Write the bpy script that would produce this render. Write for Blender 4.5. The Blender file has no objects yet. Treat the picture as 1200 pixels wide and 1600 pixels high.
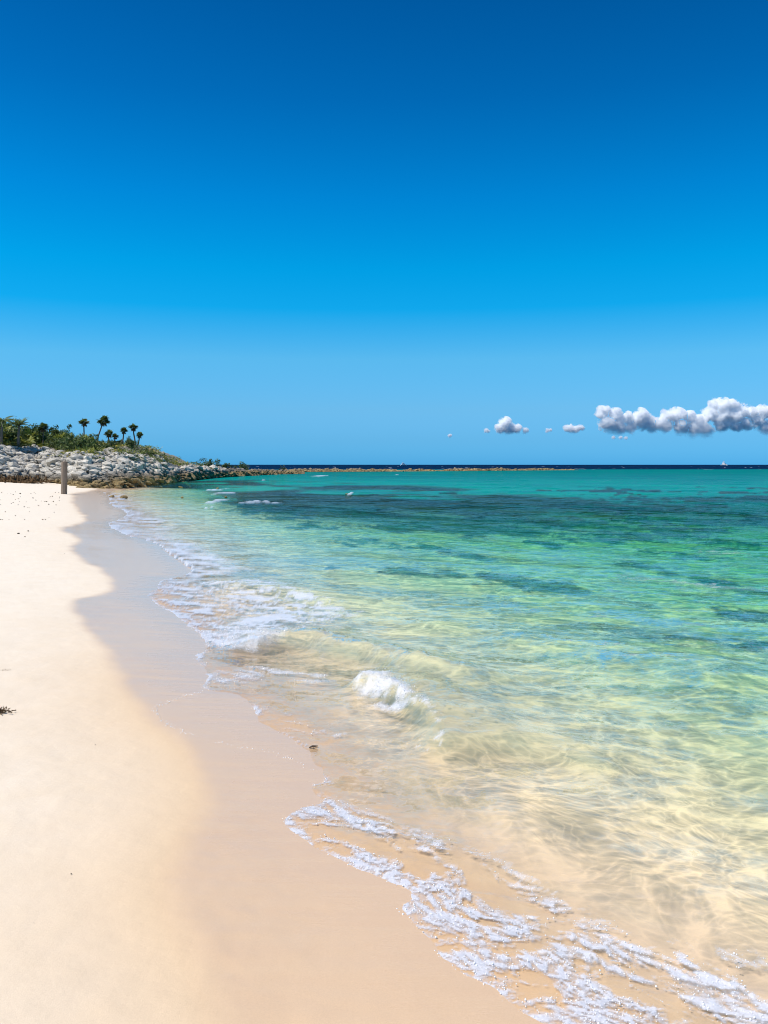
import bpy, bmesh, math, random
import numpy as np
from mathutils import Vector, Matrix

# ------------------------------------------------------------------ camera, sky, sun, exposure
SC = bpy.context.scene
COL = SC.collection
CAM_H = 1.75
FPX, HOR = 1300.0, 726.0           # focal length and horizon row for a 1200 x 1600 frame
cam_d = bpy.data.cameras.new('camera')
cam = bpy.data.objects.new('camera', cam_d); COL.objects.link(cam)
cam.location = (0, 0, CAM_H); cam.rotation_euler = (math.radians(90), 0, 0)
cam_d.sensor_fit = 'VERTICAL'; cam_d.sensor_height = 36; cam_d.lens = 36 * FPX / 1600
cam_d.shift_y = -(800 - HOR) / 1600
cam_d.clip_start = 0.05; cam_d.clip_end = 60000
SC.camera = cam

SUN_AZ, SUN_EL = math.radians(-108), math.radians(61)     # azimuth from +Y towards +X
sv = Vector((math.sin(SUN_AZ) * math.cos(SUN_EL), math.cos(SUN_AZ) * math.cos(SUN_EL), math.sin(SUN_EL)))
world = bpy.data.worlds.new('World'); SC.world = world; world.use_nodes = True
wt = world.node_tree; wt.nodes.clear()
w_out = wt.nodes.new('ShaderNodeOutputWorld'); w_bg = wt.nodes.new('ShaderNodeBackground')
w_sky = wt.nodes.new('ShaderNodeTexSky'); w_sky.sky_type = 'NISHITA'; w_sky.sun_disc = False
w_sky.sun_elevation = SUN_EL; w_sky.sun_rotation = SUN_AZ
w_sky.altitude = 0; w_sky.air_density = 1.0; w_sky.dust_density = 0.3; w_sky.ozone_density = 3.0
# the same polarised-looking tint all round the sky, by elevation only
w_tc = wt.nodes.new('ShaderNodeTexCoord'); w_sep = wt.nodes.new('ShaderNodeSeparateXYZ')
w_ramp = wt.nodes.new('ShaderNodeValToRGB'); w_mul = wt.nodes.new('ShaderNodeMixRGB'); w_mul.blend_type = 'MULTIPLY'
w_mul.inputs['Fac'].default_value = 1
wt.links.new(w_tc.outputs['Generated'], w_sep.inputs[0]); wt.links.new(w_sep.outputs['Z'], w_ramp.inputs[0])
SKY = [(0.0, (0.123, 0.633, 1.577)), (0.03, (0.192, 0.63, 1.285)), (0.066, (0.285, 0.721, 1.163)), (0.1252, (0.281, 0.886, 1.194)), (0.183, (0.021, 0.878, 1.273)), (0.2284, (0.002, 0.896, 1.289)), (0.3034, (0.001, 0.752, 1.244)), (0.4016, (0.002, 0.549, 1.011)), (0.4876, (0.001, 0.444, 0.859)), (0.75, (0.001, 0.444, 0.859))]
while len(w_ramp.color_ramp.elements) < len(SKY): w_ramp.color_ramp.elements.new(0.5)
for e, (p, c) in zip(w_ramp.color_ramp.elements, SKY): e.position = p; e.color = (*c, 1)
w_ramp.color_ramp.interpolation = 'LINEAR'
wt.links.new(w_sky.outputs[0], w_mul.inputs[1]); wt.links.new(w_ramp.outputs[0], w_mul.inputs[2])
wt.links.new(w_mul.outputs[0], w_bg.inputs[0]); w_bg.inputs[1].default_value = 0.12
wt.links.new(w_bg.outputs[0], w_out.inputs[0])

sun_d = bpy.data.lights.new('sun', 'SUN'); sun_d.energy = 4.9; sun_d.angle = math.radians(0.53); sun_d.color = (1.0, 0.95, 0.87)
sun = bpy.data.objects.new('sun', sun_d); COL.objects.link(sun)
sun.rotation_euler = sv.to_track_quat('Z', 'Y').to_euler(); sun.location = (0, 0, 50)

SC.view_settings.view_transform = 'Standard'; SC.view_settings.look = 'None'
SC.view_settings.exposure = 0.0; SC.view_settings.gamma = 1; SC.view_settings.use_curve_mapping = False
SC.render.engine = 'CYCLES'
cy = SC.cycles
cy.use_denoising = True; cy.use_adaptive_sampling = True; cy.adaptive_threshold = 0.015
cy.pixel_filter_type = 'BLACKMAN_HARRIS'; cy.filter_width = 1.0
cy.max_bounces = 40; cy.diffuse_bounces = 2; cy.glossy_bounces = 3; cy.transmission_bounces = 4
cy.transparent_max_bounces = 12; cy.volume_bounces = 40
cy.caustics_reflective = False; cy.caustics_refractive = False
cy.sample_clamp_indirect = 4

rng = np.random.default_rng(7); random.seed(7)

# ------------------------------------------------------------------ helpers: numbers
def _hash(ix, iy, seed):
    h = (ix.astype(np.int64) * 374761393 + iy.astype(np.int64) * 668265263 + seed * 974634541) & 0xffffffff
    h = ((h ^ (h >> 13)) * 1274126177) & 0xffffffff
    return (h ^ (h >> 16)) & 0xffff
def pn(x, y, seed=0):                              # gradient noise, about -0.7..0.7
    ix, iy = np.floor(x), np.floor(y); fx, fy = x - ix, y - iy
    ux, uy = fx * fx * fx * (fx * (fx * 6 - 15) + 10), fy * fy * fy * (fy * (fy * 6 - 15) + 10)
    def g(dx, dy):
        a = _hash(ix + dx, iy + dy, seed) * (2 * math.pi / 65536)
        return np.cos(a) * (fx - dx) + np.sin(a) * (fy - dy)
    a = g(0, 0) * (1 - ux) + g(1, 0) * ux; b = g(0, 1) * (1 - ux) + g(1, 1) * ux
    return a * (1 - uy) + b * uy
def fbm(x, y, seed=0, octv=4, gain=0.5):
    s = 0; a = 1.0
    for i in range(octv):
        s = s + a * pn(x * 2 ** i, y * 2 ** i, seed + i * 17); a *= gain
    return s
def sstep(a, b, x):
    t = np.clip((x - a) / (b - a), 0, 1); return t * t * (3 - 2 * t)
def seg_dist(px, py, poly):                        # distance to an open polyline, and the arc parameter 0..1 of the closest point
    best = np.full(px.shape, 1e18); par = np.zeros(px.shape)
    L = [0.0]
    for a, b in zip(poly[:-1], poly[1:]): L.append(L[-1] + math.hypot(b[0] - a[0], b[1] - a[1]))
    for i, (a, b) in enumerate(zip(poly[:-1], poly[1:])):
        dx, dy = b[0] - a[0], b[1] - a[1]; l2 = dx * dx + dy * dy + 1e-12
        t = np.clip(((px - a[0]) * dx + (py - a[1]) * dy) / l2, 0, 1)
        d = (px - a[0] - t * dx) ** 2 + (py - a[1] - t * dy) ** 2
        m = d < best; best = np.where(m, d, best); par = np.where(m, (L[i] + t * (L[i + 1] - L[i])) / L[-1], par)
    return np.sqrt(best), par
def inside(px, py, poly):
    r = np.zeros(px.shape, bool); n = len(poly); j = n - 1
    for i in range(n):
        xi, yi = poly[i]; xj, yj = poly[j]
        if yi != yj:
            c = ((yi > py) != (yj > py)) & (px < (xj - xi) * (py - yi) / (yj - yi) + xi)
            r ^= c
        j = i
    return r
def sdist(px, py, line, closing):                  # signed distance to LINE, positive inside line + closing points
    d, _ = seg_dist(px, py, line)
    return np.where(inside(px, py, list(line) + list(closing)), d, -d)

# ------------------------------------------------------------------ the lie of the land
SHORE = [(30, -60), (8, -12), (4, -3), (2.3, .2), (1.15, 1.9), (0.35, 3.15), (-0.35, 4.5), (-1.35, 6.8), (-2.6, 9.8), (-4.0, 14), (-6.3, 21),
         (-9.6, 31), (-14.2, 43), (-19.5, 57), (-19, 64), (-32, 100), (-120, 150), (-20000, 16000)]
SEA_CLOSE = [(-20000, 60000), (60000, 60000), (60000, -60)]
def bed(x, y, D=None):
    x = np.asarray(x, float); y = np.asarray(y, float)
    if D is None: D = sdist(x, y, SHORE, SEA_CLOSE)
    land = 0.02 + 0.62 * (1 - np.exp(-0.075 * np.maximum(-D, 0) / 0.62))
    land = land + 0.3 * sstep(5, 16, -D)
    dp = 1.5 * (1 - np.exp(-0.082 * np.maximum(D, 0) / 1.5))
    dp = dp + 0.8 * sstep(60, 120, y) + 16 * sstep(270, 420, y - 0.12 * x)
    return np.where(D > 0, 0.02 - dp, land)
def gp(px, py, z=None):                            # frame position -> point on the sand (or on height z)
    zz = 0.03 if z is None else z
    for _ in range(8):
        Y = (CAM_H - zz) * FPX / (py - HOR); X = (px - 600) / FPX * Y
        if z is None: zz = 0.5 * zz + 0.5 * max(float(bed(np.array([X]), np.array([Y]))[0]), 0.0)
    return (X, Y)
def at(px, py, Y): return Vector(((px - 600) / FPX * Y, Y, CAM_H - (py - HOR) / FPX * Y))

# the upper edge of the last wave's swash, and of the wet sand
SWASH_F = [(845,1600),(817,1582),(787,1555),(758,1536),(717,1513),(683,1495),(671,1472),(646,1455),(637,1434),(620,1417),(646,1399),(617,1380),
  (567,1363),(537,1349),(508,1332),(483,1317),(458,1301),(441,1287),(454,1272),(475,1263),(505,1254),(492,1242),(481,1230),(508,1220),(504,1205),
  (483,1188),(480,1172),(446,1152),(408,1127),(396,1104),(383,1089),(358,1081),(325,1079),(312,1072),(327,1060),(319,1043),(298,1026),(322,1014),
  (317,997),(296,979),(275,962),(240,942),(229,929),(248,918),(246,907),(283,900),(304,888),(279,873),(258,859),(242,848),(205,840),(160,820),
  (196,808),(198,800),(170,790),(172,777),(157,768)]
WET_F = [(330,1600),(300,1530),(268,1470),(248,1415),(255,1370),(285,1310),(305,1250),(300,1200),(270,1160),(226,1127),(196,1090),(168,1040),(160,1000),
  (127,980),(110,953),(114,935),(174,925),(172,900),(140,883),(104,858),(125,841),(86,827),(138,814),(118,797),(113,783),(112,772)]
def chaikin(p, n=2):
    for _ in range(n):
        q = [p[0]]
        for a, b in zip(p[:-1], p[1:]): q += [(a[0] * .75 + b[0] * .25, a[1] * .75 + b[1] * .25), (a[0] * .25 + b[0] * .75, a[1] * .25 + b[1] * .75)]
        p = q + [p[-1]]
    return p
SWASH_F = chaikin(SWASH_F, 1); WET_F = chaikin(WET_F, 1)
SWASH = [(30, -60), (8.3, -12), (4.2, -3), (2.3, .4), (1.2, 1.8)] + [gp(*p) for p in SWASH_F] + [(-18.9, 64), (-32, 100), (-120, 150), (-20000, 16000)]
WET = [(24, -60), (4, -12), (1.3, -3), (0.3, .4), (-0.25, 1.6)] + [gp(*p) for p in WET_F] + [(-22, 66), (-36, 100), (-120, 150), (-20000, 16000)]

# ------------------------------------------------------------------ helpers: nodes and meshes
class NT:
    def __init__(s, name):
        s.m = bpy.data.materials.new(name); s.m.use_nodes = True; s.t = s.m.node_tree; s.t.nodes.clear()
        s.out = s.t.nodes.new('ShaderNodeOutputMaterial')
    def n(s, kind, ins=None, **kw):
        nd = s.t.nodes.new('ShaderNode' + kind)
        for k, v in kw.items(): setattr(nd, k, v)
        for k, v in (ins or {}).items(): s.set(nd.inputs[k], v)
        return nd
    def set(s, sock, v):
        if isinstance(v, bpy.types.NodeSocket): s.t.links.new(v, sock)
        elif isinstance(v, (tuple, list)) and len(v) == 3 and sock.type == 'RGBA': sock.default_value = (*v, 1)
        else: sock.default_value = v
    def math(s, op, a, b=0.0, clamp=False):
        nd = s.n('Math', operation=op, use_clamp=clamp); s.set(nd.inputs[0], a); s.set(nd.inputs[1], b); return nd.outputs[0]
    def mix(s, f, a, b, mode='MIX'):
        nd = s.n('MixRGB', blend_type=mode); s.set(nd.inputs[0], f); s.set(nd.inputs[1], a); s.set(nd.inputs[2], b); return nd.outputs[0]
    def rng(s, v, a, b, c=0.0, d=1.0, smooth=False):
        nd = s.n('MapRange', interpolation_type='SMOOTHSTEP' if smooth else 'LINEAR'); nd.clamp = True if not smooth else nd.clamp
        for k, q in zip(range(5), (v, a, b, c, d)): s.set(nd.inputs[k], q)
        return nd.outputs[0]
    def attr(s, name): return s.n('Attribute', attribute_name=name).outputs['Fac']
    def pos(s, scale=(1, 1, 1), rotz=0.0):
        g = s.n('NewGeometry').outputs['Position']
        m = s.n('Mapping', vector_type='POINT'); s.set(m.inputs[0], g); m.inputs['Scale'].default_value = scale
        if rotz:
            r = s.n('VectorRotate', rotation_type='Z_AXIS'); s.set(r.inputs['Vector'], g); r.inputs['Angle'].default_value = rotz
            s.set(m.inputs[0], r.outputs[0])
        return m.outputs[0]
    def noise(s, vec, scale, detail=3.0, rough=0.5, dist=0.0):
        return s.n('TexNoise', {'Vector': vec, 'Scale': scale, 'Detail': detail, 'Roughness': rough, 'Distortion': dist}).outputs['Fac']
    def bump(s, h, strength=1.0, dist=0.01, normal=None):
        b = s.n('Bump', {'Height': h, 'Strength': strength, 'Distance': dist})
        if normal is not None: s.set(b.inputs['Normal'], normal)
        return b.outputs[0]
    def surf(s, sh): s.t.links.new(sh, s.out.inputs['Surface']); return s.m
def principled(nt, color, rough=0.7, normal=None, spec=0.5, **kw):
    p = nt.n('BsdfPrincipled', {'Base Color': color, 'Roughness': rough, 'Specular IOR Level': spec})
    for k, v in kw.items(): nt.set(p.inputs[k], v)
    if normal is not None: nt.set(p.inputs['Normal'], normal)
    return nt.surf(p.outputs[0])

def tag(o, label=None, cat=None, group=None, kind=None):
    if label: o['label'] = label
    if cat: o['category'] = cat
    if group: o['group'] = group
    if kind: o['kind'] = kind
    return o
def link(name, me, mat=None, parent=None, loc=None):
    o = bpy.data.objects.new(name, me); COL.objects.link(o)
    if mat is not None and me is not None and not me.materials: me.materials.append(mat)
    if parent is not None: o.parent = parent
    if loc is not None: o.location = loc
    return o
def np_mesh(name, V, F, smooth=True, attrs=None):  # V (n,3); F (m,3 or 4)
    V = np.asarray(V, np.float32); F = np.asarray(F, np.int32); k = F.shape[1]
    me = bpy.data.meshes.new(name)
    me.vertices.add(len(V)); me.vertices.foreach_set('co', V.ravel())
    me.loops.add(F.size); me.loops.foreach_set('vertex_index', F.ravel())
    me.polygons.add(len(F)); me.polygons.foreach_set('loop_start', np.arange(len(F), dtype=np.int32) * k)
    me.polygons.foreach_set('use_smooth', np.full(len(F), smooth))
    for n, a in (attrs or {}).items():
        at_ = me.attributes.new(n, 'FLOAT', 'POINT'); at_.data.foreach_set('value', np.asarray(a, np.float32).ravel())
    me.update(calc_edges=True); me.validate()
    return me
def grid_faces(nr, nc, mask=None):
    i = np.arange(nr * nc).reshape(nr, nc)
    F = np.stack([i[:-1, :-1], i[:-1, 1:], i[1:, 1:], i[1:, :-1]], -1).reshape(-1, 4)
    if mask is not None:
        mk = mask.ravel(); F = F[mk[F].any(1)]
    return F
def compress(V, F, attrs):
    used = np.zeros(len(V), bool); used[F.ravel()] = True
    idx = np.cumsum(used) - 1
    return V[used], idx[F], {k: np.asarray(a).ravel()[used] for k, a in attrs.items()}
class MB:                                          # collects polygons of mixed size for one part
    def __init__(s): s.v = []; s.f = []
    def add(s, vs, fs):
        b = len(s.v); s.v += [tuple(v) for v in vs]; s.f += [tuple(b + i for i in f) for f in fs]
    def tube(s, pts, rad, n=8, cap=True):
        pts = [Vector(p) for p in pts]; rings = []
        for i, p in enumerate(pts):
            t = (pts[min(i + 1, len(pts) - 1)] - pts[max(i - 1, 0)]).normalized()
            a = t.orthogonal().normalized(); 
            if abs(t.z) > .5: a = (Vector((1, 0, 0)) - t * t.x).normalized()
            b = t.cross(a)
            r = rad[i] if isinstance(rad, (list, tuple)) else rad
            rings.append([p + (a * math.cos(q) + b * math.sin(q)) * r for q in [2 * math.pi * k / n for k in range(n)]])
        vs = [v for r in rings for v in r]; fs = []
        for i in range(len(rings) - 1):
            for k in range(n): fs.append((i * n + k, i * n + (k + 1) % n, (i + 1) * n + (k + 1) % n, (i + 1) * n + k))
        if cap: fs += [tuple(range(n))[::-1], tuple(range((len(rings) - 1) * n, len(rings) * n))]
        s.add(vs, fs)
    def box(s, c, d, taper=(1, 1)):
        x, y, z = c; a, b, h = d[0] / 2, d[1] / 2, d[2] / 2; tx, ty = taper
        vs = [(x - a, y - b, z - h), (x + a, y - b, z - h), (x + a, y + b, z - h), (x - a, y + b, z - h),
              (x - a * tx, y - b * ty, z + h), (x + a * tx, y - b * ty, z + h), (x + a * tx, y + b * ty, z + h), (x - a * tx, y + b * ty, z + h)]
        s.add(vs, [(3, 2, 1, 0), (4, 5, 6, 7), (0, 1, 5, 4), (1, 2, 6, 5), (2, 3, 7, 6), (3, 0, 4, 7)])
    def mesh(s, name, smooth=False):
        me = bpy.data.meshes.new(name); me.from_pydata(s.v, [], s.f); me.update()
        if smooth: me.polygons.foreach_set('use_smooth', [True] * len(me.polygons))
        return me
    def build(s, name, mat, parent=None, loc=None, smooth=False): return link(name, s.mesh(name, smooth), mat, parent, loc)

# ------------------------------------------------------------------ materials of the ground and the sea
def mat_sand():
    t = NT('sand'); p = t.pos()
    wet = t.attr('wet'); rock = t.attr('rock'); damp = t.attr('damp')
    g1 = t.noise(p, 420, 2, .7); g2 = t.noise(p, 5.0, 4, .6); g3 = t.noise(p, 1400, 1, .5); g4 = t.noise(p, 190, 3, .85)
    dry = t.mix(g1, (0.74, 0.645, 0.525), (0.975, 0.875, 0.735))
    dry = t.mix(t.rng(g2, .3, .7), dry, t.mix(1.0, dry, (0.965, 0.945, 0.91), 'MULTIPLY'))
    dry = t.mix(damp, dry, t.mix(g1, (0.64, 0.46, 0.285), (0.88, 0.655, 0.43)))
    speck = t.rng(g3, .70, .76)
    dry = t.mix(t.math('MULTIPLY', speck, .35), dry, (0.35, 0.26, 0.18))
    wetc = t.mix(g1, (0.66, 0.44, 0.255), (0.90, 0.62, 0.37))
    # broad streaks left by the backwash
    st = t.noise(t.pos((0.55, 5.0, 1), -0.12), 2.2, 4, .6)
    under = t.attr('under'); wetc = t.mix(under, wetc, t.mix(g1, (.85, .60, .435), (.98, .725, .55)))
    w2 = t.math('MULTIPLY', wet, t.rng(st, .25, .6, .8, 1.0))
    c = t.mix(w2, dry, wetc)
    c = t.mix(t.rng(g4, .30, .72), t.mix(1.0, c, (.87, .86, .84), 'MULTIPLY'), c)
    # weed-covered rock and seagrass on the sea bed
    rk = t.mix(t.noise(p, 1.6, 5, .7), (0.008, 0.014, 0.010), (0.10, 0.085, 0.028))
    rn = t.noise(t.pos((.6, 1, 1)), 4.5, 4, .7); rock = t.rng(t.math('ADD', rock, t.math('MULTIPLY', t.math('SUBTRACT', rn, .5), 1.3)), .30, .85); rock = t.math('MULTIPLY', rock, t.rng(t.attr('rock'), .04, .2))
    c = t.mix(rock, c, rk)
    rough = t.rng(w2, 0, 1, 0.92, 0.19)
    b = t.n('Bump', {'Height': g1, 'Strength': t.rng(w2, 0, 1, .5, .06), 'Distance': .002}).outputs[0]
    b = t.n('Bump', {'Height': g2, 'Strength': t.rng(w2, 0, 1, .35, .05), 'Distance': .02, 'Normal': b}).outputs[0]
    nd = t.n('BsdfPrincipled', {'Base Color': c, 'Roughness': rough, 'Specular IOR Level': t.rng(w2, 0, 1, .12, .75), 'Normal': b, 'Coat Weight': t.math('MULTIPLY', w2, .5), 'Coat Roughness': .12, 'Coat IOR': 1.36})
    return t.surf(nd.outputs[0])

def mat_water():
    t = NT('sea_water'); d = t.attr('depth'); foam = t.attr('foam'); turb = t.attr('turb'); slope = t.attr('slope')
    P = t.pos((1, 1, 0)); N = t.n('NewGeometry').outputs['Normal']
    # slopes of the ripples and waves that the mesh is too coarse for, octave by octave
    acc = None
    for scale, amp, sx, rot, det in ((0.22, .8, .45, .30, 2), (0.75, 1.4, .5, .42, 2), (2.4, 1.35, .6, .12, 2), (8.0, .9, .8, -.2, 2), (27.0, .6, 1, 0, 1)):
        c = t.n('TexNoise', {'Vector': t.pos((sx, 1, 0), rot), 'Scale': scale, 'Detail': float(det), 'Roughness': .6, 'Distortion': .35}).outputs['Color']
        c = t.n('VectorMath', {0: c, 1: (.5, .5, .5)}, operation='SUBTRACT').outputs[0]
        c = t.n('VectorMath', {0: c, 1: (amp * .7, amp, 0)}, operation='MULTIPLY').outputs[0]
        acc = c if acc is None else t.n('VectorMath', {0: acc, 1: c}, operation='ADD').outputs[0]
    sc = t.n('VectorMath', operation='SCALE'); t.set(sc.inputs[0], acc); t.set(sc.inputs['Scale'], slope)
    nrm = t.n('VectorMath', {0: t.n('VectorMath', {0: N, 1: sc.outputs[0]}, operation='ADD').outputs[0]}, operation='NORMALIZE').outputs[0]
    # transmission by depth (red goes first), with a caustic net of light painted into the tint
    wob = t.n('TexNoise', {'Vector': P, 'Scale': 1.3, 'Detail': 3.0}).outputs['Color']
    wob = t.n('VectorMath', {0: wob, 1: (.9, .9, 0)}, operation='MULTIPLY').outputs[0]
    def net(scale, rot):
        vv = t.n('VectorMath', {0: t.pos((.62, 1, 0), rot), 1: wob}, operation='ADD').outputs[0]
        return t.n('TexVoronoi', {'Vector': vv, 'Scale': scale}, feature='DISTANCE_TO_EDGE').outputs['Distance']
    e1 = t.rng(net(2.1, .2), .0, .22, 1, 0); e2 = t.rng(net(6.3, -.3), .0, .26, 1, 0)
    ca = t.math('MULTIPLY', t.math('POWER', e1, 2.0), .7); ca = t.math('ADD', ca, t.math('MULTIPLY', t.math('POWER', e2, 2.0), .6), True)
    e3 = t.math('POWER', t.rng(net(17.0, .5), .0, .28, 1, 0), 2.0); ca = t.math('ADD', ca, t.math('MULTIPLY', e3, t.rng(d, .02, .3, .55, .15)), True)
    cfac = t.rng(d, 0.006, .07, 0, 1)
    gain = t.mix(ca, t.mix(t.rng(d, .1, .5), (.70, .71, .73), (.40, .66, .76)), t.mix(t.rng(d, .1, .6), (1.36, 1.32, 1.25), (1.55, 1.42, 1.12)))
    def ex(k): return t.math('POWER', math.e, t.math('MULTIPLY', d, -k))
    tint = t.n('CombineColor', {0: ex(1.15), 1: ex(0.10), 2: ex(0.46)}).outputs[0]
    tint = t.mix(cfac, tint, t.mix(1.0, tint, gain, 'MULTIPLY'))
    tint = t.mix(t.math('MULTIPLY', turb, 1.0, True), tint, t.mix(1.0, tint, (1, .93, .85), 'MULTIPLY'))
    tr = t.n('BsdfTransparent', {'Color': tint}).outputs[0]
    # light scattered back by the water itself: turquoise, then navy; sandy where the waves stir the bottom
    rampn = t.n('ValToRGB'); t.set(rampn.inputs[0], t.math('DIVIDE', d, 12.0))
    cr = rampn.color_ramp
    WC = ((0.0, (.04, .32, .24)), (0.08, (.002, .26, .205)), (0.18, (.0, .18, .165)), (0.4, (.0, .03, .07)), (1.0, (.0, .009, .042)))
    while len(cr.elements) < len(WC): cr.elements.new(.5)
    for e, (q, c) in zip(cr.elements, WC): e.position = q; e.color = (*c, 1)
    # over weed and rock bottoms the water looks dark blue, over sand turquoise
    wn = t.noise(t.pos((.45, 1, 0), .2), .55, 7, .78, .3)
    wd = t.rng(t.math('ADD', t.attr('weed'), t.math('MULTIPLY', t.math('SUBTRACT', wn, .5), 1.6)), .30, .85)
    watc = t.mix(t.math('MULTIPLY', wd, .92), rampn.outputs[0], t.mix(t.rng(wn, .4, .7), (.003, .024, .042), (.055, .070, .022)))
    bn = t.noise(t.pos((.35, 1, 0), .1), .16, 6, .72, .4); sb = t.rng(bn, .32, .68, .66, 1.25)
    watc = t.mix(1.0, watc, t.n('CombineColor', {0: sb, 1: sb, 2: t.rng(bn, .32, .68, .85, 1.1)}).outputs[0], 'MULTIPLY')
    body = t.n('BsdfDiffuse', {'Color': t.mix(turb, watc, (.88, .69, .44))}).outputs[0]
    bf = t.math('SUBTRACT', 1.0, ex(0.22))
    bf = t.math('MAXIMUM', bf, t.math('MULTIPLY', turb, .8)); bf = t.math('MAXIMUM', bf, t.attr('opaque'))
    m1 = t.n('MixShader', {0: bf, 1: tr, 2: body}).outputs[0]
    fr = t.n('Fresnel', {'IOR': 1.33, 'Normal': nrm}).outputs[0]
    fr = t.math('MULTIPLY', fr, t.attr('gloss'))
    gl = t.n('BsdfGlossy', {'Color': (1, 1, 1), 'Roughness': 0.05, 'Normal': nrm}).outputs[0]
    m2 = t.n('MixShader', {0: fr, 1: m1, 2: gl}).outputs[0]
    # foam
    fb = t.n('TexVoronoi', {'Vector': P, 'Scale': 95.0}, feature='F1').outputs['Distance']
    fn = t.noise(P, 55.0, 4, .75)
    ff = t.rng(t.math('ADD', foam, t.math('MULTIPLY', t.math('SUBTRACT', fn, .5), 1.0)), .12, .92, 0, 1)
    ff = t.math('MULTIPLY', ff, t.rng(foam, .03, .3, 0, .80))
    fbump = t.bump(t.math('ADD', fb, t.math('MULTIPLY', fn, 2.0)), .35, .006)
    fo = t.n('BsdfPrincipled', {'Base Color': (.76, .76, .80), 'Roughness': .3, 'Specular IOR Level': .6, 'Normal': fbump}).outputs[0]
    m3 = t.n('MixShader', {0: ff, 1: m2, 2: fo}).outputs[0]
    return t.surf(m3)

# ------------------------------------------------------------------ one fan-shaped net of points, shared by the sand and the sea
def geo(a, b, n): return list(np.geomspace(a, b, n))
rows = list(np.linspace(-30, -2, 14)) + list(np.linspace(-1, 2.0, 10))
rows += [CAM_H * FPX / q for q in np.arange(1100, 20, -2.25)]
rows += geo(120, 420, 70) + geo(440, 30000, 50)
rows = np.array(sorted(r for r in rows)); rows = rows[np.concatenate([[True], np.diff(rows) > 1e-3])]
core = np.arange(-760, 761, 2.3) / FPX
side = np.array(list(np.linspace(0.61, 1.2, 30)) + geo(1.25, 9, 30))
cols = np.concatenate([-side[::-1], core, side])
YY = np.repeat(rows[:, None], len(cols), 1); XX = np.maximum(YY, 2.1) * cols[None, :]
NR, NC = YY.shape
D = sdist(XX, YY, SHORE, SEA_CLOSE)
Z = bed(XX, YY, D)
E = sdist(XX, YY, SWASH, SEA_CLOSE)                # positive: covered by water
Wd = sdist(XX, YY, WET, SEA_CLOSE)
E = E + (.035 * fbm(XX * 2.6, YY * 2.6, 19, 3) + .012 * fbm(XX * 11, YY * 11, 23, 2)) * (1 + .06 * np.clip(YY, 0, 60)) * (np.abs(E) < 3)

# dark weed-covered patches of the bed, each where its outline shows through the water
def bedp(px, py, depth):
    for _ in range(6):
        Y = (CAM_H + depth) * FPX / (py - HOR); depth = .5 * depth + .5 * max(.05, -float(bed(np.array([(px - 600) / FPX * Y]), np.array([Y]))[0]))
    return ((px - 600) / FPX * Y, Y)
PATCH = [(620,893,34,5,.55),(690,897,26,4,.6),(520,889,14,3,.5),(775,905,30,5,.75),(815,915,60,9,.8),(880,918,40,7,.8),(850,852,28,7,.85),(740,872,30,5,.8),
         (930,845,50,6,.9),(985,838,60,7,.95),(1100,908,45,7,.9),(1180,928,50,7,.9),(1150,963,50,7,.85),(990,886,36,6,.85),(1060,870,40,5,.95),(1140,850,60,6,1.),
         (660,856,40,5,.8),(560,848,36,5,.7),(500,826,40,4,.7),(620,826,60,5,.9),(780,830,60,5,.95),(880,815,70,5,1.),(1050,815,80,5,1.),(1190,820,60,5,1.),
         (1080,1003,40,4,.6),(1180,1010,40,5,.6),(450,812,40,4,.6),(400,800,40,4,.6)]
Rk = np.zeros_like(D)
warp1 = fbm(XX * .9, YY * .6, 31, 5, .6); warp2 = fbm(XX * .8, YY * .6, 57, 5, .6)
for (px, py, rx, ry, dp) in PATCH:
    cx, cy_ = bedp(px, py, dp)
    ax = 1.35 * rx / FPX * cy_; ay = 1.5 * (cy_ - bedp(px, py + ry, dp)[1])
    q = np.hypot((XX - cx) / ax + warp1 * 1.3, (YY - cy_) / ay + warp2 * 1.3)
    Rk = np.maximum(Rk, 1 - sstep(.3, 1.3, q))
n_big = fbm(XX * .045, YY * .045, 5, 4); n_mid = fbm(XX * .16, YY * .10, 9, 4)
az = XX / np.maximum(YY, 1) * FPX + 600
band = sstep(26, 42, YY) * (1 - sstep(60, 88, YY - (600 - az) * .10))
Rk = np.maximum(Rk, sstep(-.35, .15, n_big * .7 + n_mid * .7 + .05) * band * (D > 6))
Rk = np.maximum(Rk, .9 * sstep(.05, .35, n_mid + .45 * warp1) * sstep(17, 30, YY) * (1 - sstep(55, 80, YY)) * sstep(6, 11, D))
Rk *= (1 - .9 * sstep(330, 420, YY))
Zs = Z + Rk * (0.03 + .08 * warp1) * (D > 1.5)
near = 1 - sstep(20, 45, YY)
und = (fbm(XX * .5, YY * .5, 3, 3) * .020 + fbm(XX * 2.3, YY * 2.3, 4, 3) * .006 + fbm(XX * 8, YY * 8, 6, 2) * .0022) * near
Zs = Zs + und * sstep(0.0, 1.2, -D)                # low, wind-smoothed unevenness of the dry sand
wet = sstep(-.06, .08 + .05 * (1 - sstep(4, 9, YY)), Wd / (1 + .05 * np.maximum(YY, 0)) + fbm(XX * 1.3, YY * 1.3, 71, 3) * .06)
wet = wet * (.86 + .14 * sstep(-.6, .1, E))
damp = np.exp(-np.maximum(-Wd, 0) / .8) * (1 - .75 * sstep(4.5, 10, YY))
under = sstep(.02, .9, E)
sand_o = link('beach_sand', np_mesh('beach_sand', np.stack([XX, YY, Zs], -1).reshape(-1, 3), grid_faces(NR, NC), True, {'wet': wet, 'rock': Rk, 'damp': damp, 'under': under}), mat_sand())
tag(sand_o, kind='structure')

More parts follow.
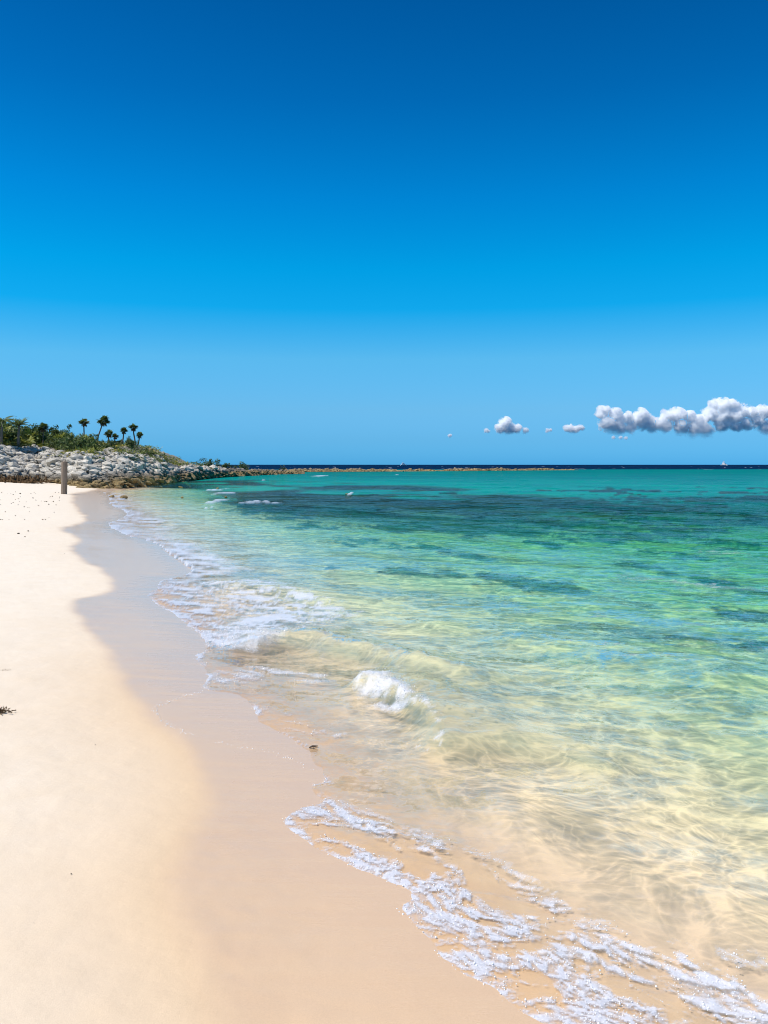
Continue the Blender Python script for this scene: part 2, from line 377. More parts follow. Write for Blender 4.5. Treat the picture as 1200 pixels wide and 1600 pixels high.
# ------------------------------------------------------------------ the sea
rowstep = np.gradient(rows)[:, None] * np.ones((1, NC))
def keep(wl): return 1 - sstep(.18, .42, rowstep / wl)
depth0 = np.maximum(-Z, 0)
amp = sstep(0.0, .5, depth0)
wv = np.zeros_like(D)
for wl, a, ang, sd in ((5.0, .050, 20, 1), (2.6, .032, 38, 2), (1.5, .022, 5, 3), (.8, .013, 50, 4), (.42, .007, -15, 5), (.22, .0032, 30, 6)):
    c, s = math.cos(math.radians(ang)), math.sin(math.radians(ang))
    u = (XX * c + YY * s) / wl; v = (-XX * s + YY * c) / (wl * 2.2)
    f = pn(u * 1.1 + 7 * sd, v, 100 + sd) + .6 * pn(u * 1.9, v * 2.2 + 3 * sd, 120 + sd)
    wv += a * f * keep(wl) * (.35 + .65 * amp)
RS = slice(int(np.searchsorted(rows, 1.0)), int(np.searchsorted(rows, 75.0)))
def ridge(pf, h, front, back, hs=None, z=.05):      # a small wave running up the beach: steep on the beach side
    line = [gp(*p, z=z) for p in pf]
    X_, Y_ = XX[RS], YY[RS]; d, par = seg_dist(X_, Y_, line)
    # the signed side: towards the sea positive
    j = np.clip((par * 40).astype(int), 0, 39)
    P = np.array(line); L = np.concatenate([[0], np.cumsum(np.hypot(*np.diff(P, axis=0).T))]); L /= L[-1]
    tt = np.clip(np.linspace(0, 1, 41), 0, 1); lx = np.interp(tt, L, P[:, 0]); ly = np.interp(tt, L, P[:, 1])
    tx, ty = np.diff(lx), np.diff(ly)
    cx, cy_ = np.interp(par, L, P[:, 0]), np.interp(par, L, P[:, 1])
    side_ = np.sign(tx[j] * (Y_ - cy_) - ty[j] * (X_ - cx))
    s = d * side_
    prof = np.where(s > 0, np.exp(-(s / back) ** 2), np.exp(-(s / front) ** 2))
    taper = sstep(0, .12, par) * (1 - sstep(.85, 1, par))
    if hs is not None: taper = taper * np.interp(par, np.linspace(0, 1, len(hs)), hs)
    out = np.zeros_like(XX); out[RS] = h * prof * taper; return out, s, par
R1, s1, p1 = ridge([(330,1010),(400,1006),(433,998),(492,1003),(533,1016),(583,1022),(640,1040),(700,1050),(770,1075)], .14, .14, .5, [.6,.8,1,1,.9,.8,.6,.4])
R2, s2, p2 = ridge([(528,1062),(560,1066),(600,1072),(640,1094),(668,1120),(692,1146),(705,1165),(735,1190)], .135, .11, .6, [.7,1,1,1,.8,.6,.35])
R3, s3, p3 = ridge([(640,1165),(700,1160),(780,1158),(880,1170),(1000,1200)], .05, .12, .4)
R4, s4, p4 = ridge([(560,1300),(680,1320),(800,1350),(940,1385),(1100,1440)], .018, .06, .16)
R5, s5, p5 = ridge([(320,905),(400,915),(480,925),(560,945)], .06, .2, .6)
R6, s6, p6 = ridge([(640,965),(760,985),(900,1010),(1050,1040),(1200,1075)], .07, .3, .8)
ridges = R1 + R2 + R3 + R4 + R5 + R6
def streaks0(sx, sy, ang, seed):
    c, s_ = math.cos(math.radians(ang)), math.sin(math.radians(ang)); return fbm((XX * c + YY * s_) * sx, (-XX * s_ + YY * c) * sy, seed, 3)
rough1 = fbm(XX * 9, YY * 9, 41, 3)
film = np.where(E > 0, 0.007 * (1 - np.exp(-E / .03)) + .012 * sstep(.05, 1.0, E), E * .5)
film = film + (.010 * fbm(XX * 5, YY * 9, 43, 4) + .005 * rough1) * sstep(.03, .4, E)
lvl = np.maximum(wv * sstep(-.05, .6, E) + 0.0, Z + film)
soft = 0.02
lvl = np.where(E > 0, np.maximum(lvl, Z + film), Z + film)
water_z = lvl + ridges * sstep(.02, .25, E) * (1 + .35 * fbm(XX * 2.2, YY * 2.2, 47, 2)) + np.clip((R1 + R2) / .15, 0, 1) * (.022 * streaks0(3, 9, 40, 49) + .008 * rough1)

# ---- foam
def poly_mask(pf, feather, z=0.04):
    pl = [gp(*p, z=z) for p in pf]; pl.append(pl[0])
    X_, Y_ = XX[RS], YY[RS]; d, _ = seg_dist(X_, Y_, pl); out = np.zeros_like(XX)
    out[RS] = sstep(-feather, feather, np.where(inside(X_, Y_, pl), d, -d)); return out
def line_mask(pf, w, z=.04):
    d, par = seg_dist(XX[RS], YY[RS], [gp(*p, z=z) for p in pf]); out = np.zeros_like(XX); out[RS] = 1 - sstep(.3 * w, w, d); return out
def streaks(sx, sy, ang, seed, octv=4):             # ridged, drawn-out noise
    c, s = math.cos(math.radians(ang)), math.sin(math.radians(ang))
    u, v = (XX * c + YY * s), (-XX * s + YY * c)
    wx = fbm(u * 1.7, v * 1.7, seed + 5, 2) * .35; wy = fbm(u * 1.7, v * 1.7, seed + 9, 2) * .18
    return fbm((u + wx) * sx, (v + wy) * sy, seed, octv, .55)
foam = np.zeros_like(D)
edge_n = fbm(XX * 3, YY * 3, 61, 3)
lac = 1 - np.abs(streaks(4.0, 9, -32, 201)) * 2.8              # web of thin lines
pat = streaks(3.4, 10, -32, 221)                               # lumps drawn out along the edge
pat2 = streaks(1.1, 3.0, -32, 231)                             # where foam gathers at all
# lower swash: patches and strings of foam
A = poly_mask([(400,1290),(500,1240),(560,1262),(640,1290),(760,1335),(880,1400),(1010,1445),(1230,1480),(1300,1700),(700,1700)], .12)
fA = A * (.85 * sstep(-.15, .45, pat + .55 * pat2 + .12) + .55 * sstep(.55, .98, lac) * sstep(-.6, .2, pat2))
fA = fA + A * .22 * sstep(-.35, .3, pat2 + .5 * pat)
foam = np.maximum(foam, fA)
# middle and upper swash
Bm = poly_mask([(225,925),(260,905),(420,900),(560,950),(440,1000),(330,1010),(290,985)], .25)
foam = np.maximum(foam, Bm * (.12 + .9 * sstep(-.1, .4, streaks(2.0, 4.6, -22, 241)) + .5 * sstep(.6, .98, 1 - np.abs(streaks(2.6, 6, -24, 251)) * 2.8)))
B2 = poly_mask([(320,985),(370,972),(425,985),(440,1003),(400,1014),(335,1010)], .14)
foam = np.maximum(foam, B2 * (.66 + .8 * streaks(2.5, 6, -22, 255)))
Cm = poly_mask([(238,842),(300,846),(345,868),(390,884),(360,897),(290,905),(300,888)], .35)
foam = np.maximum(foam, Cm * (.52 + 1.3 * streaks(1.6, 3.6, -22, 261, 5)))
Dm = poly_mask([(160,818),(200,805),(260,806),(275,818),(240,840),(200,840)], .5)
foam = np.maximum(foam, Dm * (.38 + 1.2 * streaks(.8, 2.6, -20, 271)))
Em = poly_mask([(320,1080),(330,1045),(420,1030),(545,1052),(480,1060),(400,1062)], .12)
foam = np.maximum(foam, Em * (.25 + 1.2 * streaks(2.4, 8, -25, 281)))
Sm = poly_mask([(545,1064),(556,1056),(590,1060),(628,1076),(660,1106),(650,1114),(610,1108),(570,1092)], .07)
Sm = Sm * sstep(-.35, .25, fbm(XX * 5, YY * 5, 283, 3) + .15)
foam = np.maximum(foam, Sm * (.80 + .5 * rough1))
foam = np.maximum(foam, line_mask([(655,1105),(680,1130),(692,1150),(680,1172),(655,1165)], .06) * (.30 + .9 * rough1))
Gm = poly_mask([(395,1095),(470,1105),(560,1125),(600,1150),(520,1150),(450,1148)], .12)
foam = np.maximum(foam, Gm * (.12 + .8 * streaks(5, 11, -30, 285)))
# a bead of bubbles along the edge of the swash
for w, g in ((.05, 1.0),):
    bead = (E > -.01) * (1 - sstep(.02, w * (1 + 1.0 * edge_n) + .02, E))
    foam = np.maximum(foam, bead * np.clip(.42 + 1.4 * edge_n + .45 * sstep(6, 12, YY), 0, 1))
# the strip of foam that follows the edge further up the beach
up = sstep(9, 14, YY) * (1 - sstep(48, 60, YY)) * (1 - sstep(.15, .9 + .02 * YY, E)) * (E > -.02)
foam = np.maximum(foam, up * np.clip(.50 + 1.4 * streaks(1.3, 3.4, -22, 291, 5), 0, 1))
# whitecaps
for (px, py, lx_, ly_, k) in ((335,766,26,2.2,1),(350,771,40,2.0,.8),(330,786,20,3.0,1),(345,782,30,2.2,.8),(400,785,50,2.0,.9),(430,786,30,1.6,.7),(324,795,8,3,.9),
                       (500,744,26,1.0,1),(470,746,20,1.0,.7),(548,772,10,3.2,1),(425,746,10,1.2,.8),(415,750,10,1.2,.6),(620,742,6,.8,.7)):
    cx, cy_ = gp(px, py, z=0.0); ax = lx_ / FPX * cy_ * .5; ay = .5 * (gp(px, py - ly_, z=0.)[1] - gp(px, py + ly_, z=0.)[1])
    q = np.hypot((XX - cx) / ax + .6 * edge_n, (YY - cy_) / ay + .5 * edge_n)
    m = 1 - sstep(.3, 1.2, q); foam = np.maximum(foam, m * k); water_z = water_z + m * .09 * k
far_caps = sstep(.47, .62, pn(XX * .12, YY * .035, 301) + .5 * pn(XX * .5, YY * .12, 303)) * sstep(250, 300, YY) * (1 - sstep(650, 1200, YY))
foam = np.maximum(foam, far_caps * .8)
hole = sstep(-.22, .18, streaks(19, 34, -32, 311, 3))
foam = foam * (1 - (1 - hole) * .66 * (1 - sstep(5, 8, YY)) * (1 - .7 * Sm))
foam = np.where(E < -.01, np.minimum(foam, 0), np.clip(foam, 0, 1))
fine = fbm(XX * 22, YY * 22, 77, 3)
water_z = water_z + foam * (.002 + .005 * fine) * sstep(.0, .05, E) * (1 - .6 * sstep(3, 9, YY)) + Sm * .03 * np.abs(fbm(XX * 14, YY * 14, 79, 3)) + B2 * .03 * np.abs(rough1)

depth = np.maximum(water_z - Zs, 0)
turb = np.clip((1 - sstep(.0, .9, depth0)) * .12 * sstep(.05, .5, E) + .50 * np.clip((R1 + R2 + R3) / .15, 0, 1), 0, 1)
turb = turb * (1 - sstep(12, 20, YY) * .6)
depth = np.maximum(depth - .75 * ridges, 0)
opaque = .93 * sstep(20, 58, YY) * sstep(3, 9, E)
weed = Rk * sstep(2, 5, E) + .12 * band - .5 * sstep(70, 95, YY - np.clip(600 - az, 0, 300) * .15)
gloss = .80 - .40 * sstep(6, 24, YY) - .30 * sstep(45, 220, YY)
slope = .45 + .55 * sstep(.02, .4, depth)
wm = (E > -.12) & (YY > -29)
Vw = np.stack([XX, YY, water_z], -1).reshape(-1, 3)
Fw = grid_faces(NR, NC, wm)
Vw, Fw, Aw = compress(Vw, Fw, {'depth': depth, 'foam': foam, 'turb': turb, 'slope': slope, 'gloss': gloss, 'opaque': opaque, 'weed': weed})
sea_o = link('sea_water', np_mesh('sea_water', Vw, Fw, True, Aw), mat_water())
tag(sea_o, kind='structure')

# ------------------------------------------------------------------ bubbles and drops, real little balls of froth
tbub = NT('bubble_film'); M_BUB = principled(tbub, (.90, .88, .86), .12, None, .9)
def balls(name, label, cat, P, R, parent=None):        # many tiny balls in one mesh
    bm = bmesh.new(); bmesh.ops.create_icosphere(bm, subdivisions=1, radius=1); V = np.array([v.co[:] for v in bm.verts]); F = np.array([[v.index for v in f.verts] for f in bm.faces]); bm.free()
    n = len(P); vs = (V[None] * np.asarray(R)[:, None, None] + np.asarray(P)[:, None]).reshape(-1, 3); fs = (F[None] + (np.arange(n) * len(V))[:, None, None]).reshape(-1, 3)
    o = link(name, np_mesh(name, vs, fs, True), M_BUB); tag(o, label, cat, kind='stuff'); return o
flatx, flaty, flatz, flatf, flatE = XX.ravel(), YY.ravel(), water_z.ravel(), foam.ravel(), E.ravel()
cand = np.where((flatf > .22) & (flaty < 9) & (flaty > 1.8) & (np.abs(flatx / np.maximum(flaty, 1)) < .62))[0]
wgt = flatf[cand] * flaty[cand] ** 2; pick = rng.choice(cand, 7500, replace=True, p=wgt / wgt.sum())
jit = rng.normal(0, .012, (len(pick), 2)); rad = np.clip(rng.lognormal(-6.75, .45, len(pick)), .0006, .0035) * (1 + .10 * flaty[pick])
balls('foam_bubble', 'glistening froth bubbles scattered over the foam of the nearest swash', 'foam', np.stack([flatx[pick] + jit[:, 0], flaty[pick] + jit[:, 1], flatz[pick] + rad * .3], -1), rad)
def along(pf, n, spread):
    L = np.array([gp(*p) for p in pf]); seg = np.concatenate([[0], np.cumsum(np.hypot(*np.diff(L, axis=0).T))]); t_ = rng.uniform(0, seg[-1], n)
    return np.interp(t_, seg, L[:, 0]) + rng.normal(0, spread, n), np.interp(t_, seg, L[:, 1]) + rng.normal(0, spread * 1.3, n)
bx_, by_ = [], []
for pf, n in (([(318,1081),(285,1088),(262,1097),(246,1104),(242,1113),(252,1124),(270,1136),(300,1149),(340,1160),(370,1167)], 170), ([(370,1167),(420,1176),(450,1183),(490,1203)], 40), ([(300,1380),(322,1374),(350,1368),(400,1362)], 26), ([(270,1440),(268,1455),(310,1435)], 12), ([(282,1455),(320,1540)], 8)):
    a, b = along(pf, n, .014); bx_.append(a); by_.append(b)
bx_ = np.concatenate(bx_); by_ = np.concatenate(by_); rr_ = np.clip(rng.lognormal(-6.0, .35, len(bx_)), .0015, .006) * (.6 + .08 * by_)
balls('bubble_line', 'broken line of bubbles left on the wet sand by an earlier wave', 'foam', np.stack([bx_, by_, bed(bx_, by_) + rr_ * .3], -1), rr_)
cs = np.where((Sm.ravel() > .5))[0]; pk = rng.choice(cs, 900); hh = rng.gamma(1.0, .016, 900)
balls('spray_drop', 'white drops of spray thrown up by the small breaking wave', 'spray', np.stack([flatx[pk] + rng.normal(0, .05, 900), flaty[pk] + rng.normal(0, .05, 900), flatz[pk] + hh], -1), np.clip(rng.lognormal(-6.45, .5, 900), .0008, .005))

# ------------------------------------------------------------------ the rocky headland
def mat_rock(name, dark=0.0):
    t = NT(name); p = t.pos()
    geo_ = t.n('NewGeometry'); z = t.n('SeparateXYZ', {0: geo_.outputs['Position']}).outputs['Z']
    n1 = t.noise(p, 2.6, 5, .65); n2 = t.noise(p, 11, 4, .7); n3 = t.noise(p, .35, 3, .5)
    white = t.mix(t.rng(n1, .3, .7), (.40, .36, .29), (.86, .785, .66))
    white = t.mix(t.rng(n2, .55, .70), white, (.22, .21, .19))
    och = t.mix(t.rng(n1, .32, .66), (.13, .085, .035), (.50, .36, .16))
    och = t.mix(t.rng(n2, .52, .68), och, (.07, .055, .035))
    grey = t.mix(t.rng(n2, .4, .62), (.30, .26, .20), (.09, .08, .065))
    hz = t.math('ADD', z, t.math('MULTIPLY', t.math('SUBTRACT', n3, .5), 1.1))
    c = t.mix(t.rng(hz, .55, .85), och, grey); c = t.mix(t.rng(hz, .95, 1.3), c, white)
    rnd = t.n('ObjectInfo').outputs['Random']
    c = t.mix(1.0, c, t.n('CombineColor', {0: t.rng(rnd, 0, 1, .8, 1.1), 1: t.rng(rnd, 0, 1, .8, 1.1), 2: t.rng(rnd, 0, 1, .8, 1.1)}).outputs[0], 'MULTIPLY')
    if dark: c = t.mix(dark, c, (.06, .05, .035))
    b = t.bump(n2, .8, .10); b = t.bump(t.noise(p, 40, 3, .7), .5, .03, b)
    return principled(t, c, .85, b, .25)
M_ROCK = mat_rock('weathered_limestone'); M_SOIL = mat_rock('rock_and_soil', .55)

FU = [-900, -400, -100, 0, 60, 100, 130, 157, 200, 250, 300, 350, 400, 440, 475]
FP = [749, 750, 751, 752, 752.5, 757, 762, 764.5, 763, 757, 751, 746, 743, 741, 740.5]
FY = []
for u, p in zip(FU, FP): FY.append(gp(u, p)[1] if u < 150 else gp(u, p, z=0.0)[1])
FZ = [max(float(bed(np.array([(u - 600) / FPX * y]), np.array([y]))[0]), 0.0) if u < 150 else 0.0 for u, y in zip(FU, FY)]
SCU = [-900, -100, 0, 100, 200, 250, 300, 350, 400, 440, 475]
SCV = [3.2, 3.0, 2.7, 2.35, 2.25, 2.0, 1.45, 1.0, .75, .55, .1]
def headland(u, e):
    u = np.asarray(u, float); e = np.asarray(e, float)
    Y = np.interp(u, FU, FY) + e; X = (u - 600) / FPX * Y
    z0 = np.interp(u, FU, FZ); sc = np.interp(u, SCU, SCV)
    pr = np.interp(e, [-3, -.6, 0, 1.5, 9, 23, 36, 55], [-.3, -.14, 0, .22, 1.0, 1.62, 1.66, .9])
    w = sstep(250, 330, u)                             # the low tail is a narrow spit
    pr = pr * (1 - w) + w * np.interp(e, [-3, -.6, 0, 1.2, 5, 16, 30, 55], [-.6, -.3, 0, .5, .95, 1.05, .6, -.8])
    z = z0 + sc * pr + fbm(X * .25, Y * .25, 83, 4) * .5 * sstep(0, 6, e) * np.minimum(sc, 1.2) + fbm(X * 1.2, Y * 1.2, 85, 3) * .16
    return X, Y, z
hu, he = np.meshgrid(np.concatenate([np.arange(-900, -100, 25), np.arange(-100, 480, 4)]), np.concatenate([np.arange(-3, 26, .4), np.arange(26, 56, 2)]))
hx, hy, hz_ = headland(hu, he)
head_o = link('rocky_headland', np_mesh('rocky_headland', np.stack([hx, hy, hz_], -1).reshape(-1, 3), grid_faces(*hu.shape), True), M_SOIL)
tag(head_o, kind='structure')

def rock_mesh(seed, sub=2, flat=.55):                  # an angular boulder: a ball cut by random planes
    r = np.random.default_rng(seed); bm = bmesh.new(); bmesh.ops.create_icosphere(bm, subdivisions=sub, radius=1)
    V = np.array([v.co[:] for v in bm.verts]); F = np.array([[v.index for v in f.verts] for f in bm.faces]); bm.free()
    for _ in range(11):
        n = r.normal(size=3); n /= np.linalg.norm(n); o = r.uniform(.45, .85)
        d = V @ n - o; V = np.where((d > 0)[:, None], V - d[:, None] * n * .96, V)
    V += r.normal(size=V.shape) * .035
    V *= np.array([1, r.uniform(.55, .9), flat * r.uniform(.5, 1.1)])
    return V, F
RV = [rock_mesh(900 + i) for i in range(14)]
RV_ME = [np_mesh('boulder', V, F, False) for V, F in RV]
RV1 = [rock_mesh(950 + i, 1) for i in range(10)]
for m in RV_ME: m.materials.append(M_ROCK)
def rot_m(rz, tx, ty):
    return Matrix.Rotation(tx, 3, 'X') @ Matrix.Rotation(ty, 3, 'Y') @ Matrix.Rotation(rz, 3, 'Z')
def scatter_merge(name, items, meshes, mat, parent):    # items: (pos, scale, rot matrix, variant)
    vs, fs, b = [], [], 0
    for p, s, R, k in items:
        V, F = meshes[k % len(meshes)]
        vs.append((V * s) @ np.array(R).T + np.array(p)); fs.append(F + b); b += len(V)
    o = link(name, np_mesh(name, np.concatenate(vs), np.concatenate(fs), False), mat, parent)
    tag(o, kind='stuff'); return o
ru_, re2, rs_, rk_ = [], [], [], []
n = 3700; u = rng.uniform(-60, 300, n); e = np.where(u > 240, rng.uniform(-.5, 7, n), np.where(u > 120, rng.uniform(-.4, 10.5, n), rng.uniform(.2, 9.5, n)))
ru_.append(u); re2.append(e); rs_.append(np.clip(rng.lognormal(-1.52, .5, n), .11, .75) * np.where(e < 4, 1.15, .95)); rk_.append(np.full(n, .18))
n = 900; u = rng.uniform(285, 470, n); ru_.append(u); re2.append(rng.uniform(-1, 6, n)); rs_.append(np.clip(rng.lognormal(-.95, .4, n), .2, .9) * np.where(u < 400, 1, .8)); rk_.append(np.full(n, .45))
n = 120; ru_.append(rng.uniform(40, 260, n)); re2.append(rng.uniform(10, 15, n)); rs_.append(rng.uniform(.2, .5, n)); rk_.append(np.full(n, .3))
ru_, re2, rs_, rk_ = [np.concatenate(q) for q in (ru_, re2, rs_, rk_)]; X, Y, z = headland(ru_, re2)
items = [((X[i], Y[i], z[i] + rs_[i] * (.5 - rk_[i]) * .5), float(rs_[i]), rot_m(rng.uniform(0, 6.28), rng.normal(0, .22), rng.normal(.18, .22)), int(rng.integers(0, 14)), ru_[i], re2[i]) for i in range(len(ru_))]
items.sort(key=lambda q: -q[1] / q[0][1])
for p, s, R, k, u, e in items[:290]:
    o = link('boulder', RV_ME[k % 14], None, head_o); o.location = p; o.scale = (s, s, s); o.rotation_euler = R.to_euler()
scatter_merge('boulder_field', [(p, s, R, k) for p, s, R, k, u, e in items[290:]], RV, M_ROCK, head_o)

# the reef: a low bar of rock far out across the bay
RU = [280, 400, 500, 640, 760, 860, 905]; RP = [739, 738.2, 737.4, 736.6, 735.6, 734.8, 734.5]
RY = [gp(u, p, z=0.)[1] for u, p in zip(RU, RP)]
def reef(u, e):
    Y = np.interp(u, RU, RY) + e; X = (u - 600) / FPX * Y
    sc = np.interp(u, [280, 330, 420, 600, 850, 905], [1.0, .8, .55, .55, .5, .05]) * np.clip(.75 + 1.1 * pn(np.asarray(u) * .021, np.asarray(u) * .0 + 3.3, 87) + .6 * pn(np.asarray(u) * .07, np.asarray(u) * .0 + 1.7, 89), .25, 1.3)
    z = sc * np.interp(e, [-4, 0, 1.5, 6, 12, 20], [-.6, .0, .55, .95, .7, -.7]) + .28 * fbm(X * .3, Y * .3, 88, 3) * np.minimum(1, sc * 2)
    return X, Y, z
ru, re_ = np.meshgrid(np.arange(280, 906, 2.), np.arange(-4, 20.5, .8)); rx, ry_, rz_ = reef(ru, re_)
reef_o = link('reef_bar', np_mesh('reef_bar', np.stack([rx, ry_, rz_], -1).reshape(-1, 3), grid_faces(*ru.shape), True), M_SOIL)
tag(reef_o, kind='structure')
n = 2600; u = rng.uniform(282, 897, n); X, Y, z = reef(u, rng.uniform(-.5, 8, n)); q = np.clip(rng.lognormal(-.95, .45, n), .2, 1.0)
its = [((X[i], Y[i], z[i] - .05), float(q[i]), rot_m(rng.uniform(0, 6.28), rng.normal(0, .2), rng.normal(0, .2)), int(rng.integers(0, 14))) for i in range(n)]
scatter_merge('reef_rock', its, RV1, M_ROCK, reef_o)

# stones lying apart from the headland
def stone(name, px, py, wpx, seed, label, z=None, cat='rock', sink=.1, group=None, flat=.55, mat=None, Y=None):
    X, Y = gp(px, py, z=z); zz = float(bed(np.array([X]), np.array([Y]))[0]) if z is None else z
    V, F = rock_mesh(seed, 2, flat); s = wpx / FPX * Y / 2
    o = link(name, np_mesh(name, V, F, False), mat or M_ROCK); o.location = (X, Y, zz + s * (.35 - sink)); o.scale = (s, s, s); o.rotation_euler = (0, 0, seed)
    tag(o, label, cat, group); return o
stone('shore_rock', 175, 777, 14, 301, 'mossy brown rock at the water edge, left of the pair near the headland')
stone('shore_rock', 192, 778, 16, 305, 'flat brown rock at the water edge, right of the pair near the headland')
stone('wave_rock', 353, 778, 7, 307, 'small brown rock poking up between the white breakers', z=0.0, sink=.0, flat=.9)
stone('wave_rock', 541, 773, 8, 309, 'small dark rock with a single whitecap beside it in the bay', z=0.0, sink=.1)
stone('wave_rock', 282, 762, 8, 311, 'small brown rock awash just off the boulder shore', z=0.0, sink=.1)
stone('wave_rock', 340, 764, 8, 313, 'small brown rock awash above the upper breaker', z=0.0, sink=.2)
stone('wave_rock', 285, 778, 7, 315, 'low rock awash left of the lower breaker', z=0.0, sink=.25)

# ------------------------------------------------------------------ plants
def mat_leaf(name, cols, trans=.25):
    t = NT(name); v = t.attr('tone'); r = t.n('ValToRGB'); t.set(r.inputs[0], v); cr = r.color_ramp
    while len(cr.elements) < len(cols): cr.elements.new(.5)
    for i, (e, (q, c)) in enumerate(zip(cr.elements, cols)): e.position = q; e.color = (*c, 1)
    d = t.n('BsdfPrincipled', {'Base Color': r.outputs[0], 'Roughness': .5, 'Specular IOR Level': .35}).outputs[0]
    tr = t.n('BsdfTranslucent', {'Color': r.outputs[0]}).outputs[0]
    return t.surf(t.n('MixShader', {0: trans, 1: d, 2: tr}).outputs[0])
M_PALM = mat_leaf('fan_palm_leaf', [(0, (.04, .06, .02)), (.5, (.10, .14, .035)), (.85, (.22, .26, .06)), (1, (.36, .34, .09))])
M_DEAD = mat_leaf('dead_palm_leaf', [(0, (.10, .055, .025)), (1, (.30, .19, .10))])
M_SCRUB = mat_leaf('scrub_leaf', [(0, (.05, .06, .018)), (.4, (.17, .20, .035)), (.7, (.34, .35, .06)), (1, (.62, .56, .12))])
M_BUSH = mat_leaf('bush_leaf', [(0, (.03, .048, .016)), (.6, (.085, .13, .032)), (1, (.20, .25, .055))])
M_COVER = mat_leaf('ground_cover_leaf', [(0, (.05, .075, .02)), (.5, (.13, .17, .035)), (.85, (.24, .27, .05)), (1, (.50, .38, .06))])
tb = NT('palm_bark'); M_BARK = principled(tb, tb.mix(tb.noise(tb.pos((1, 1, 4)), 9, 3, .6), (.09, .07, .05), (.27, .22, .17)), .9)
def leaves_mesh(name, quads, tones):
    V = np.array(quads).reshape(-1, 3); F = np.arange(len(V)).reshape(-1, 4)
    return np_mesh(name, V, F, False, {'tone': np.repeat(np.array(tones), 4)})
def fan(Q, T, hub, d, R, n=11, tone=.5, r=rng):         # one fan leaf: blades spread from a hub about direction d
    d = Vector(d).normalized(); side_ = d.cross(Vector((0, 0, 1)))
    if side_.length < .1: side_ = Vector((1, 0, 0))
    side_.normalize(); side_ = (side_ + Vector(r.normal(0, .25, 3))).normalized(); hub = Vector(hub)
    for k in range(n):
        a = math.radians(-115 + 230 * k / (n - 1)) + r.normal(0, .05)
        q = (d * math.cos(a) + side_ * math.sin(a)).normalized(); q.z -= .12 + .1 * abs(a)
        L = R * r.uniform(.85, 1.1) * (1 - .15 * abs(a) / 2); w = q.cross(d.cross(side_)).normalized() * L * .13
        m = hub + q * L * .55
        Q.append([hub, m + w, hub + q * L - Vector((0, 0, .06 * L)), m - w]); T.append(np.clip(tone + r.normal(0, .16), 0, 1))
def palm(px, py, bx, r_px, Y, label, lean=0, skirt=True, z0=None, group='fan palms on the headland'):
    top = at(px, py, Y); u = bx; X0 = (bx - 600) / FPX * Y
    e = Y - np.interp(bx, FU, FY); zb = float(headland(bx, e)[2])
    base = Vector((X0, Y, zb)); root = link('palm_tree', None); root.location = base
    tag(root, label, 'palm tree', group)
    top = top - base; H = top.length; R = r_px / FPX * Y
    m = MB(); pts = []; rad = []
    for k in range(9):
        f = k / 8; q = Vector((top.x * (f ** 1.4), 0, top.z * f)); q.x += .03 * math.sin(f * 5 + px); pts.append(q); rad.append(.085 - .03 * f + (.03 if k == 0 else 0))
    m.tube([(0, 0, -.5)] + pts, [.1] + rad, 8); m.build('trunk', M_BARK, root, smooth=True)
    Q, T = [], []; c = pts[-1]
    for k in range(26):
        el = math.asin(rng.uniform(-.25, 1)); az_ = k * 2.4 + rng.normal(0, .2)
        d = Vector((math.cos(el) * math.cos(az_), math.cos(el) * math.sin(az_), math.sin(el)))
        h = c + d * R * rng.uniform(.3, .5); w = d.cross(Vector((.3, .2, 1))).normalized() * .012
        Q.append([c - w, h - w, h + w, c + w]); T.append(.7)
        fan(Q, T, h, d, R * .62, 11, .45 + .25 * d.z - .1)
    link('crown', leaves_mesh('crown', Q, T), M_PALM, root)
    if skirt:
        Q, T = [], []
        for k in range(9):
            az_ = k * 2.4; d = Vector((math.cos(az_) * .55, math.sin(az_) * .55, -.8)).normalized()
            fan(Q, T, c + d * R * .35, d, R * .5, 7, .5)
        link('dead_fronds', leaves_mesh('dead_fronds', Q, T), M_DEAD, root)
palm(131.7, 660, 130.5, 9.5, 86, 'fan palm standing alone left of the tallest one')
palm(162, 658, 151, 11.5, 84, 'tallest fan palm with a leaning trunk and the widest crown')
palm(170.5, 678, 169, 8.5, 86, 'short fan palm just right of the tallest one')
palm(179.7, 682, 178.5, 6.5, 87, 'small fan palm with a brown skirt right of the short one')
palm(193.8, 673, 191, 7.5, 85, 'fan palm third from the right with a slanting trunk')
palm(208.3, 668, 210.8, 8.5, 86, 'tall thin fan palm, the highest of the right-hand three')
palm(206.7, 693, 207, 6, 83, 'lowest small fan palm at the foot of the right-hand three')
palm(218.3, 680, 215, 7, 85, 'rightmost tall fan palm on the headland')
palm(67.5, 668, 67, 11, 78, 'stocky fan palm head rising above the scrub left of the lone palms')
palm(87, 675, 87, 7, 80, 'small fan palm head in the scrub near the stocky one')

